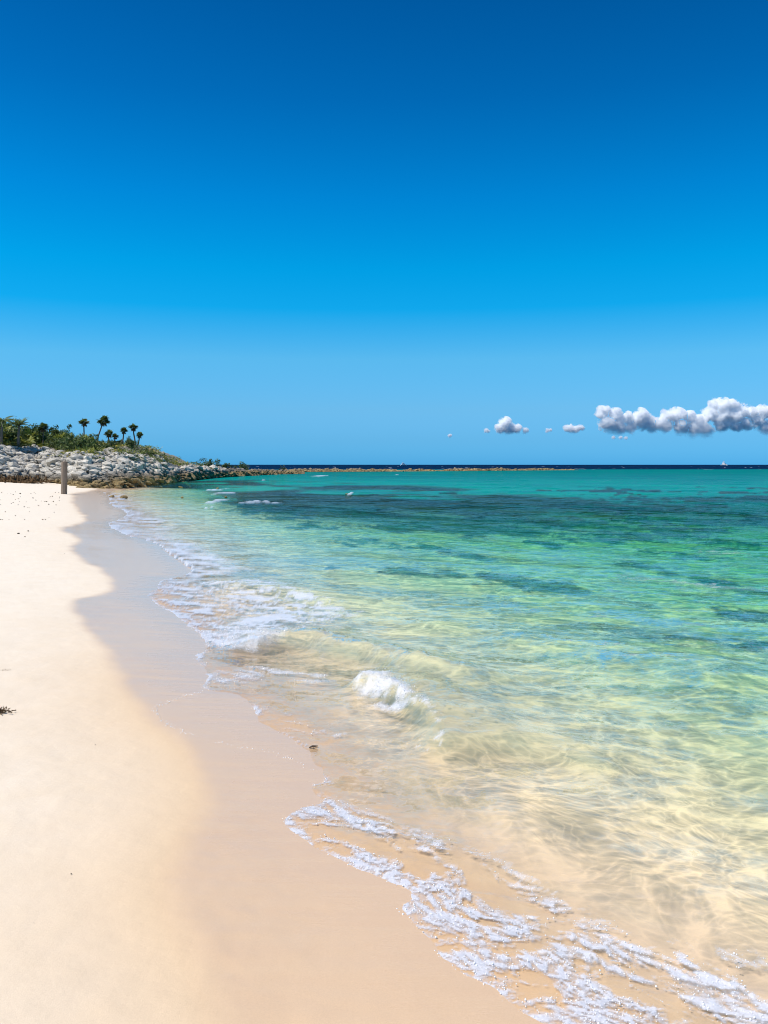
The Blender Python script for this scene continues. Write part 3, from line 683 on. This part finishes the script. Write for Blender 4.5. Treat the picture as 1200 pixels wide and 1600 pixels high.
def coconut(px, py, bx, r_px, Y, label):
    e = Y - np.interp(bx, FU, FY); zb = float(headland(bx, e)[2]); base = Vector(((bx - 600) / FPX * Y, Y, zb))
    root = link('palm_tree', None); root.location = base; tag(root, label, 'palm tree', 'feather palms at the left edge')
    c = at(px, py, Y) - base; R = r_px / FPX * Y * 1.15; m = MB()
    m.tube([(0, 0, -.5), (c.x * .3, 0, c.z * .5), c], [.14, .11, .09], 8); m.build('trunk', M_BARK, root, smooth=True)
    Q, T = [], []
    for k in range(15):
        az_ = k * 2.4; el = rng.uniform(.1, 1.25); d = Vector((math.cos(el) * math.cos(az_), math.cos(el) * math.sin(az_), math.sin(el))); p = c.copy(); tn = rng.uniform(.35, .75)
        for j in range(16):
            q = p + d * R * .08; d.z -= .085; d.normalize(); sd = d.cross(Vector((0, 0, 1))).normalized(); w = sd * .012
            Q.append([p - w, q - w, q + w, p + w]); T.append(.7)
            for sg in (-1, 1):
                L = R * .34 * math.sin(math.pi * min(.95, .2 + j / 17)); a = p + (sd * sg * .8 + d * .5 - Vector((0, 0, .35))).normalized() * L; mm = (p + a) / 2; w2 = d * R * .045
                Q.append([p, mm + w2, a, mm - w2]); T.append(np.clip(tn + rng.normal(0, .12), 0, 1))
            p = q
    link('crown', leaves_mesh('crown', Q, T), M_PALM, root)
coconut(4, 657, 2, 18, 72, 'feather-leaved palm cut by the left edge of the picture')
coconut(30, 664, 28, 14, 73, 'feather-leaved palm second from the left edge')

def shrub_mesh(seed, kind):
    r = np.random.default_rng(seed); Q, T = [], []
    if kind == 'palmetto':
        for k in range(17):
            el = math.asin(r.uniform(.1, 1)); a = r.uniform(0, 6.28); d = Vector((math.cos(el) * math.cos(a), math.cos(el) * math.sin(a), math.sin(el)))
            fan(Q, T, d * r.uniform(.3, .75), d, .42, 9, r.uniform(.2, .75), r)
    elif kind == 'spiky':
        for k in range(60):
            el = math.asin(r.uniform(.15, 1)); a = r.uniform(0, 6.28); d = Vector((math.cos(el) * math.cos(a), math.cos(el) * math.sin(a), math.sin(el)))
            w = d.cross(Vector((r.normal(), r.normal(), 1))).normalized() * .055; o = Vector((r.normal(0, .18), r.normal(0, .18), 0)); L = r.uniform(.6, 1.05)
            Q.append([o - w * .6, o + w * .6, o + d * L * .6 + w, o + d * L]); T.append(np.clip(r.normal(.68, .2), 0, 1))
    else:
        cl = [(Vector((r.normal(0, .42), r.normal(0, .42), abs(r.normal(.5, .25)))), r.uniform(.16, .34)) for _ in range(26)]
        for c, rr in cl:
            tn = r.uniform(.2, .8)
            for k in range(38):
                n = Vector(r.normal(0, 1, 3)).normalized(); p = c + n * rr * r.uniform(.6, 1.05); a = n.orthogonal().normalized() * .06; b = n.cross(a).normalized() * .045
                a = (a + Vector(r.normal(0, .02, 3)))
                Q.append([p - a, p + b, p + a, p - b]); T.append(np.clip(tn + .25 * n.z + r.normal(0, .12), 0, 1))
    return leaves_mesh('foliage', Q, T)
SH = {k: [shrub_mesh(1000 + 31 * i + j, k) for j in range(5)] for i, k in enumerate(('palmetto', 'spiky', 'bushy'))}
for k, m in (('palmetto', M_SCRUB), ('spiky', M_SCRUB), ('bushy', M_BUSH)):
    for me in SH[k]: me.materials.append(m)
SLAB = {'palmetto': ('palmetto_shrub', 'palmetto shrub in the hilltop thicket', 'palmettos of the hilltop thicket'),
        'spiky': ('spiky_shrub', 'yellow-green spiky plant before the hilltop thicket', 'spiky plants of the hilltop thicket'),
        'bushy': ('leafy_shrub', 'dark leafy shrub in the hilltop thicket', 'leafy shrubs of the hilltop thicket')}
def shrub(u, e, s, kind, k, label=None, name=None, group=True):
    X, Y, z = [float(a) for a in headland(u, e)]
    o = link(name or SLAB[kind][0], SH[kind][k % 5]); o.location = (X, Y, z - .05); o.scale = (s, s, s * rng.uniform(.85, 1.15)); o.rotation_euler = (0, 0, rng.uniform(0, 6.28))
    where = 'beside the feather-leaved palms' if u < 42 else 'around the stocky fan palm head' if u < 100 else 'left of the tallest fan palm' if u < 150 else 'right of the tallest fan palm'
    size = 'tall' if s > 1.05 else 'small' if s < .8 else 'middling'
    tag(o, label or size + ' ' + SLAB[kind][1] + ' ' + where, 'shrub', SLAB[kind][2] + ' ' + where if group else None); return o
for i in range(58):
    u = rng.uniform(-30, 175); shrub(u, rng.uniform(13, 24), rng.uniform(.85, 1.35) * (1.25 if u < 110 else 1 if u < 145 else .65), 'palmetto', i)
for i in range(64):
    u = rng.uniform(-30, 165); shrub(u, rng.uniform(10.5, 16), rng.uniform(.5, .85), 'spiky', i)
for i in range(60):
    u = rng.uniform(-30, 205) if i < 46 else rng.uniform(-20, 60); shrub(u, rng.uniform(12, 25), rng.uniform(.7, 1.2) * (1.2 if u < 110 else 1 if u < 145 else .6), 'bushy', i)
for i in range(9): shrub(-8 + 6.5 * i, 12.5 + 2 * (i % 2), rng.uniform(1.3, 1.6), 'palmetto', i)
shrub(221, 17, .55, 'palmetto', 1, 'small palmetto clump right of the rightmost tall palm', group=False)
shrub(234, 15, .6, 'bushy', 2, 'last dark rounded bush low on the headland slope', group=False)
shrub(187.5, 17, .7, 'bushy', 3, 'dark bush at the foot of the slanting fan palm', group=False)
shrub(327.5, 12, 1.5, 'bushy', 4, 'larger round green bush standing alone on the low spit', 'round_bush', group=False).scale.z = 1.25
shrub(377.5, 12, 1.5, 'bushy', 3, 'round green bush farthest out on the low spit', 'round_bush', group=False).scale.z = 1.2
shrub(354, 12, 1.0, 'bushy', 1, 'smallest green bush between the two round ones on the spit', 'round_bush', group=False)
shrub(442, 7, .8, 'bushy', 2, 'tiny dark bush at the tip of the spit', 'round_bush', group=False)
# creeping plants over the upper rocks and the hilltop
Q, T = [], []
u = rng.uniform(-60, 330, 1500); e = np.where(u < 245, rng.uniform(7.5, 26, 1500), rng.uniform(5.5, 16, 1500)); X, Y, z = headland(u, e)
ok = fbm(X * .35, Y * .25, 93, 2) + .055 * (e - 10.5) > -.02; tone_ = np.clip(.45 + fbm(X * .3, Y * .3, 95, 2) * 1.2, .1, .95)
cov = [(float(a), float(b), float(c), float(d)) for a, b, c, d in zip(X[ok], Y[ok], z[ok], tone_[ok])]
for X, Y, z, tn in cov:
    for k in range(22):
        p = Vector((X + rng.normal(0, .32), Y + rng.normal(0, .32), z + rng.uniform(.02, .28))); n = Vector((rng.normal(0, .6), rng.normal(0, .6), 1)).normalized()
        a = n.orthogonal().normalized() * rng.uniform(.05, .11); b = n.cross(a) * .6
        Q.append([p - a, p + b, p + a, p - b]); T.append(np.clip(tn + rng.normal(0, .14), 0, 1))
cv = link('ground_cover', leaves_mesh('ground_cover', Q, T), M_COVER); tag(cv, 'low yellow-green creeping plants over the top of the rocks', 'ground cover', kind='stuff')

# ------------------------------------------------------------------ the wooden post
tw = NT('weathered_wood')
gr = tw.noise(tw.pos((26, 26, 1.2)), 1.0, 5, .65); cr_ = tw.noise(tw.pos((40, 40, .8)), 1.4, 2, .5)
wc = tw.mix(gr, (.13, .09, .06), (.42, .33, .25)); wc = tw.mix(tw.rng(cr_, .62, .68), wc, (.03, .022, .016))
M_WOOD = principled(tw, wc, .85, tw.bump(gr, .8, .03), .2)
PX, PY = gp(100, 772); pz = float(bed(np.array([PX]), np.array([PY]))[0]); ph = 50.5 / FPX * PY; pr = 4.6 / FPX * PY
post = link('wooden_post', None); post.location = (PX, PY, pz); post.rotation_euler = (0, math.radians(.8), .2)
tag(post, 'weathered wooden post standing upright in the sand before the rocks', 'post')
m = MB(); m.tube([(0, 0, -.6), (0, 0, .1), (.005, 0, ph * .5), (-.004, 0, ph - .05), (0, 0, ph - .012), (0, 0, ph)], [pr * 1.03, pr * 1.02, pr, pr * .98, pr * .96, pr * .86], 14)
m.build('shaft', M_WOOD, post)
m = MB(); m.tube([(0, 0, ph), (.01, 0, ph + .035)], [pr * .8, pr * .4], 12); m.build('end_grain', M_WOOD, post)

# ------------------------------------------------------------------ drift on the sand
tk = NT('dry_seaweed'); M_WEED = principled(tk, tk.mix(tk.noise(tk.pos(), 30, 2, .5), (.03, .015, .008), (.24, .13, .04)), .8)
def weed(px, py, wpx, n, label, seed, ln=.5):
    X, Y = gp(px, py); z = float(bed(np.array([X]), np.array([Y]))[0]); W = wpx / FPX * Y / 2; r = np.random.default_rng(seed); m = MB()
    for k in range(n):
        p = Vector((r.normal(0, W * .45), r.normal(0, W * .22), .005)); d = Vector((r.normal(), r.normal() * .6, r.uniform(-.2, .8))).normalized(); L = W * r.uniform(.2, ln); pts = [p]
        for j in range(3): d = (d + Vector(r.normal(0, .4, 3))).normalized(); q = pts[-1] + d * L * .33; q.z = max(q.z, .003); pts.append(q)
        w = W * .035; m.tube(pts, [w, w, w * .8, w * .4], 4)
        if r.random() < .5:
            q = pts[-1]; s = W * .07; m.box(q, (s, s, s), (.6, .6))
    o = m.build('seaweed_clump', M_WEED); o.location = (X, Y, z); tag(o, label, 'seaweed'); return o
weed(-12, 1114, 46, 150, 'large clump of dry brown seaweed at the left edge of the sand', 21)
weed(8, 1049, 16, 34, 'small wisp of dry brown seaweed above the large clump', 22)
weed(20, 753, 90, 420, 'dark brown band of seaweed along the foot of the rocks', 23, .25)['kind'] = 'stuff'
tw2 = NT('driftwood'); M_TWIG = principled(tw2, (.10, .07, .05), .8)
X, Y = gp(489, 1169); m = MB(); m.tube([(-.03, -.02, .012), (-.005, .0, .018), (.02, .02, .012), (.04, .03, .010)], [.006, .009, .007, .004], 6); m.tube([(0, 0, .016), (.004, -.03, .012)], [.005, .003], 5)
o = m.build('twig', M_TWIG); o.scale = (.7, .7, .7); o.location = (X, Y, float(bed(np.array([X]), np.array([Y]))[0])); tag(o, 'short dark twig at the edge of the swash', 'twig')
tp = NT('dark_pebble'); M_PEB = principled(tp, tp.mix(tp.n('ObjectInfo').outputs['Random'], (.035, .022, .014), (.22, .13, .06)), .7)
PEB = [np_mesh('pebble', *rock_mesh(700 + i, 1, .7), False) for i in range(5)]
for q in PEB: q.materials.append(M_PEB)
def pebble(px, py, d, label, group=None):
    X, Y = gp(px, py); z = float(bed(np.array([X]), np.array([Y]))[0]) + float(np.interp(0, [0, 1], [0, 0])); s = d / FPX * Y / 2
    o = link('pebble', PEB[int(px * 7 + py) % 5]); o.location = (X, Y, z + s * .25); o.scale = (s, s, s); o.rotation_euler = (0, 0, px); tag(o, label, 'pebble', group)
for q in ((111, 1366, 3.2, 'lone dark pebble on the bare dry sand, upper of the near specks'), (142, 1499, 3, 'dark pebble left of the near pair on dry sand'),
          (167, 1503, 3.4, 'dark pebble right of the near pair on dry sand'), (142, 1534, 2.4, 'tiny dark pebble below the near pair'),
          (155, 1565, 2.4, 'lowest tiny brown pebble near the bottom of the sand'), (139, 1516, 2, 'tiny pale brown pebble just under the near pair'),
          (53, 1443, 2.2, 'tiny brown pebble below two others on the left sand'), (76, 1434, 2, 'tiny brown pebble, right of three on the left sand'), (48, 1426, 2, 'tiny brown pebble, upper left of three on the left sand'),
          (29, 834, 5, 'dark pebble, left of the three up the beach'), (44, 830, 3.4, 'dark pebble, top right of the three up the beach'), (39, 839, 3.2, 'dark pebble, lowest of the three up the beach'),
          (101, 866, 3, 'single small brown pebble near the wet edge up the beach'), (31, 1056, 2.4, 'brown speck of drift right of the seaweed wisp'), (149, 1164, 2.2, 'small tan pebble below the wet tongue on dry sand')): pebble(*q)
for k in range(52):
    px = rng.uniform(0, 95); py = 762 + rng.gamma(2.0, 9) + 4
    if px > 60 and py < 770: py += 8
    pebble(px, min(py, 812), rng.uniform(1.6, 3.6), 'small brown pebble among the scatter below the seaweed band', 'pebbles scattered below the rocks')

# ------------------------------------------------------------------ boats on the horizon
def mat_plain(name, c, rough=.4): t = NT(name); return principled(t, t.mix(t.noise(t.pos(), .8, 3, .5), tuple(v * .9 for v in c), c), rough)
M_GEL = mat_plain('white_gelcoat', (.82, .82, .80), .3); M_TINT = mat_plain('tinted_glass', (.03, .035, .04), .15); M_STRIPE = mat_plain('tan_stripe', (.45, .34, .20)); M_STEEL = mat_plain('grey_metal', (.45, .45, .46), .35)
def hull_part(L, B, Hh, root, name='hull', mat=None, dx=0, dz=0):
    m = MB(); n = 11; rings = []
    for i in range(n):
        f = i / (n - 1); x = (f - .5) * L; w = B / 2 * (1 if f < .5 else max(.03, 1 - ((f - .5) / .5) ** 2.2)); top = Hh * (1 + .35 * max(0, f - .4) ** 1.5 * 2)
        rings.append([(x + dx, -w, top + dz), (x + dx, -w * .82, Hh * .35 + dz), (x + dx, 0, -Hh * .3 + dz), (x + dx, w * .82, Hh * .35 + dz), (x + dx, w, top + dz)])
    vs = [v for r in rings for v in r]; fs = []
    for i in range(n - 1):
        for k in range(4): fs.append((i * 5 + k, i * 5 + k + 1, (i + 1) * 5 + k + 1, (i + 1) * 5 + k))
        fs.append((i * 5 + 4, i * 5, (i + 1) * 5, (i + 1) * 5 + 4))
    fs += [(0, 1, 2, 3, 4), tuple(range((n - 1) * 5, n * 5))[::-1]]
    m.add(vs, fs); return m.build(name, mat or M_GEL, root)
def yacht(px, Y, L, label, rz, tall):
    root = link('motor_yacht', None); root.location = ((px - 600) / FPX * Y, Y, 0); root.rotation_euler = (0, 0, rz); tag(root, label, 'boat')
    h = hull_part(L, L * .3, L * .14, root)
    m = MB(); m.box((0, 0, L * .10), (L * .8, L * .305, L * .018)); m.build('stripe', M_STRIPE, h)
    m = MB(); m.box((-L * .04, 0, L * .235), (L * .52, L * .24, L * .17), (.82, .9)); c = m.build('cabin', M_GEL, root)
    m = MB(); m.box((-L * .03, 0, L * .25), (L * .50, L * .25, L * .06), (.93, .97)); m.build('window', M_TINT, c)
    for sx in (-.17, .02):
        m = MB()
        for sy in (-1, 1): m.tube([(L * sx, sy * L * .09, L * .32), (L * sx, sy * L * .085, L * .47)], L * .008, 6)
        m.build('roof_post', M_STEEL, root)
    m = MB(); m.box((-L * .07, 0, L * .345), (L * .36, L * .2, L * .06), (.9, .9)); m.build('flybridge', M_GEL, root)
    m = MB(); m.box((-L * .08, 0, L * .48), (L * .32, L * .22, L * .03), (.93, .93)); m.build('roof', M_GEL, root)
    m = MB()
    for k in range(6): m.tube([(L * (.15 + .05 * k), -L * .1 * (1 - k * .15), L * .17), (L * (.15 + .05 * k), -L * .1 * (1 - k * .15), L * .23)], L * .004, 5)
    m.tube([(L * .15, -L * .1, L * .23), (L * .4, -L * .025, L * .23)], L * .004, 5); m.build('bow_rail', M_STEEL, root)
    if tall:
        m = MB(); m.tube([(-L * .08, 0, L * .49), (-L * .09, 0, L * .49 + tall)], [L * .03, L * .006], 6); m.build('mast', M_GEL, root)
        m = MB(); m.box((-L * .05, 0, L * .56), (L * .2, L * .14, L * .13), (.35, .45)); m.build('upper_deck', M_GEL, root)
        m = MB(); m.box((-L * .04, -L * .045, L * .56), (L * .1, L * .06, L * .04)); m.build('upper_window', M_TINT, root)
yacht(630.5, 1500, 11.5, 'white motor yacht with a roofed upper deck beyond the reef', .25, 0)
yacht(1131.5, 1350, 11.5, 'white boat with a pointed top alone on the right horizon', -1.0, 1.6)

# ------------------------------------------------------------------ fair-weather clouds low over the sea
CD = 9000.0
def mat_cloud(cs, fine=1.0, zlo=0.0, zhi=1.0):                                      # vapour thick at the heart of each puff, torn to wisps at its rim
    t = NT('cloud_vapour'); p = t.n('NewGeometry').outputs['Position']; f = None
    for c, r_ in cs:
        dd = t.n('VectorMath', {0: p, 1: tuple(c)}, operation='DISTANCE').outputs['Value']
        g = t.math('MULTIPLY_ADD', dd, -1.0 / r_); g.node.inputs[2].default_value = 1.0
        f = g if f is None else t.math('MAXIMUM', f, g)
    n = t.n('TexNoise', {'Vector': p, 'Scale': .010 * fine, 'Detail': 7.0, 'Roughness': .68}).outputs['Fac']
    f = t.math('ADD', f, t.math('MULTIPLY', t.math('SUBTRACT', n, .5), 2.9))
    pv = t.n('VolumePrincipled', {'Color': (1, 1, 1), 'Density': t.math('MULTIPLY', t.rng(f, .14, .42, 0, .075), t.rng(t.n('SeparateXYZ', {0: p}).outputs['Z'], zlo, zhi, .07, 1.0)), 'Anisotropy': -.2}); t.t.links.new(pv.outputs[0], t.out.inputs['Volume'])
    t.m.cycles.volume_step_rate = .22; return t.m
dg = bpy.context.evaluated_depsgraph_get()
def cloud(label, blobs, seed, vox=6.5, dist=CD, flat=1.0):
    r = np.random.default_rng(seed); bm = bmesh.new(); heart = []
    for (px, py, rp) in blobs:
        heart.append((at(px, py, dist), rp * 1.6 * dist / FPX))
        for k in range(9):
            q = rp * (1.38 if k == 0 else r.uniform(.25, .6)); o = (0, 0, 0) if k == 0 else (r.normal(0, .8) * rp, r.normal(0, .6) * rp, r.normal(.15, .5) * rp)
            c = at(px, py, dist); s = dist / FPX
            bmesh.ops.create_icosphere(bm, subdivisions=2, radius=q * s, matrix=Matrix.Translation((c.x + o[0] * s, c.y + o[1] * s, c.z + o[2] * s * flat)))
    me = bpy.data.meshes.new('cloud_raw'); bm.to_mesh(me); bm.free()
    o = bpy.data.objects.new('cloud', me); COL.objects.link(o); md = o.modifiers.new('r', 'REMESH'); md.mode = 'VOXEL'; md.voxel_size = vox
    ev = o.evaluated_get(bpy.context.evaluated_depsgraph_get()); m2 = bpy.data.meshes.new_from_object(ev); o.modifiers.clear(); o.data = m2; bpy.data.meshes.remove(me)
    n = len(m2.vertices); co = np.empty(n * 3, np.float32); m2.vertices.foreach_get('co', co); co = co.reshape(-1, 3).astype(float); nn = np.empty(n * 3, np.float32); m2.vertex_normals.foreach_get('vector', nn); nn = nn.reshape(-1, 3)
    co += nn * (14 * fbm(co[:, 0] * .006, co[:, 2] * .006 + co[:, 1] * .003, seed, 2) + 10)[:, None]
    m2.vertices.foreach_set('co', co.astype(np.float32).ravel()); m2.update()
    m2.materials.clear(); m2.materials.append(mat_cloud(heart, min(2.4, max(1.0, 9 / np.mean([b[2] for b in blobs]))), np.percentile(co[:, 2], 6), np.percentile(co[:, 2], 62))); tag(o, label, 'cloud', None); return o
cloud('largest white cumulus cloud bank reaching past the right edge', [(943,644,9),(961,650,10),(950,663,11),(966,666,11),(981,653,8),(1000,652,11),(1012,658,9),(988,669,8),(1019,669,7),(1028,662,8),(1036,656,7),(1043,648,8),(1059,650,10),(1079,652,8),(1063,666,11),(1082,671,11),(1102,673,10),(1090,659,10),
   (1116,632,8),(1129,636,11),(1145,637,10),(1110,648,10),(1126,650,12),(1145,651,12),(1161,645,8),(1173,645,8),(1192,643,9),(1207,641,9),(1184,659,10),(1165,662,9),(1196,669,9),(1225,648,12),(1245,655,12),(1262,662,9),(1000,664,8),(1042,666,9),(1128,662,11),(1150,664,10)], 11)
cloud('small domed cloud left of the cloud bank', [(789,662,8),(782,669,7),(793,671,7),(798,670,7),(808,671,6),(821,673,4)], 12, 7)
cloud('tiny puff of cloud left of the small domed cloud', [(760,673,3.2),(763,674,2.4)], 13, 5)
cloud('small flat cloud midway between the dome and the bank', [(886,670,4.5),(892,670,5),(898,671,5),(903,670,4.4),(909,669,3.6)], 14, 6, flat=.7)
cloud('faint wisp of cloud beneath the left end of the bank', [(958,684,2.2),(969,684,2.6),(978,685,2.2)], 15, 5, dist=7600, flat=.5)
cloud('tiny faint cloud speck alone above the yacht', [(703,681,2.6)], 16, 5, flat=.6)
cloud('tiny faint speck between the domed cloud and the flat cloud', [(855,673,2.8),(860,672,2)], 17, 5, flat=.6)
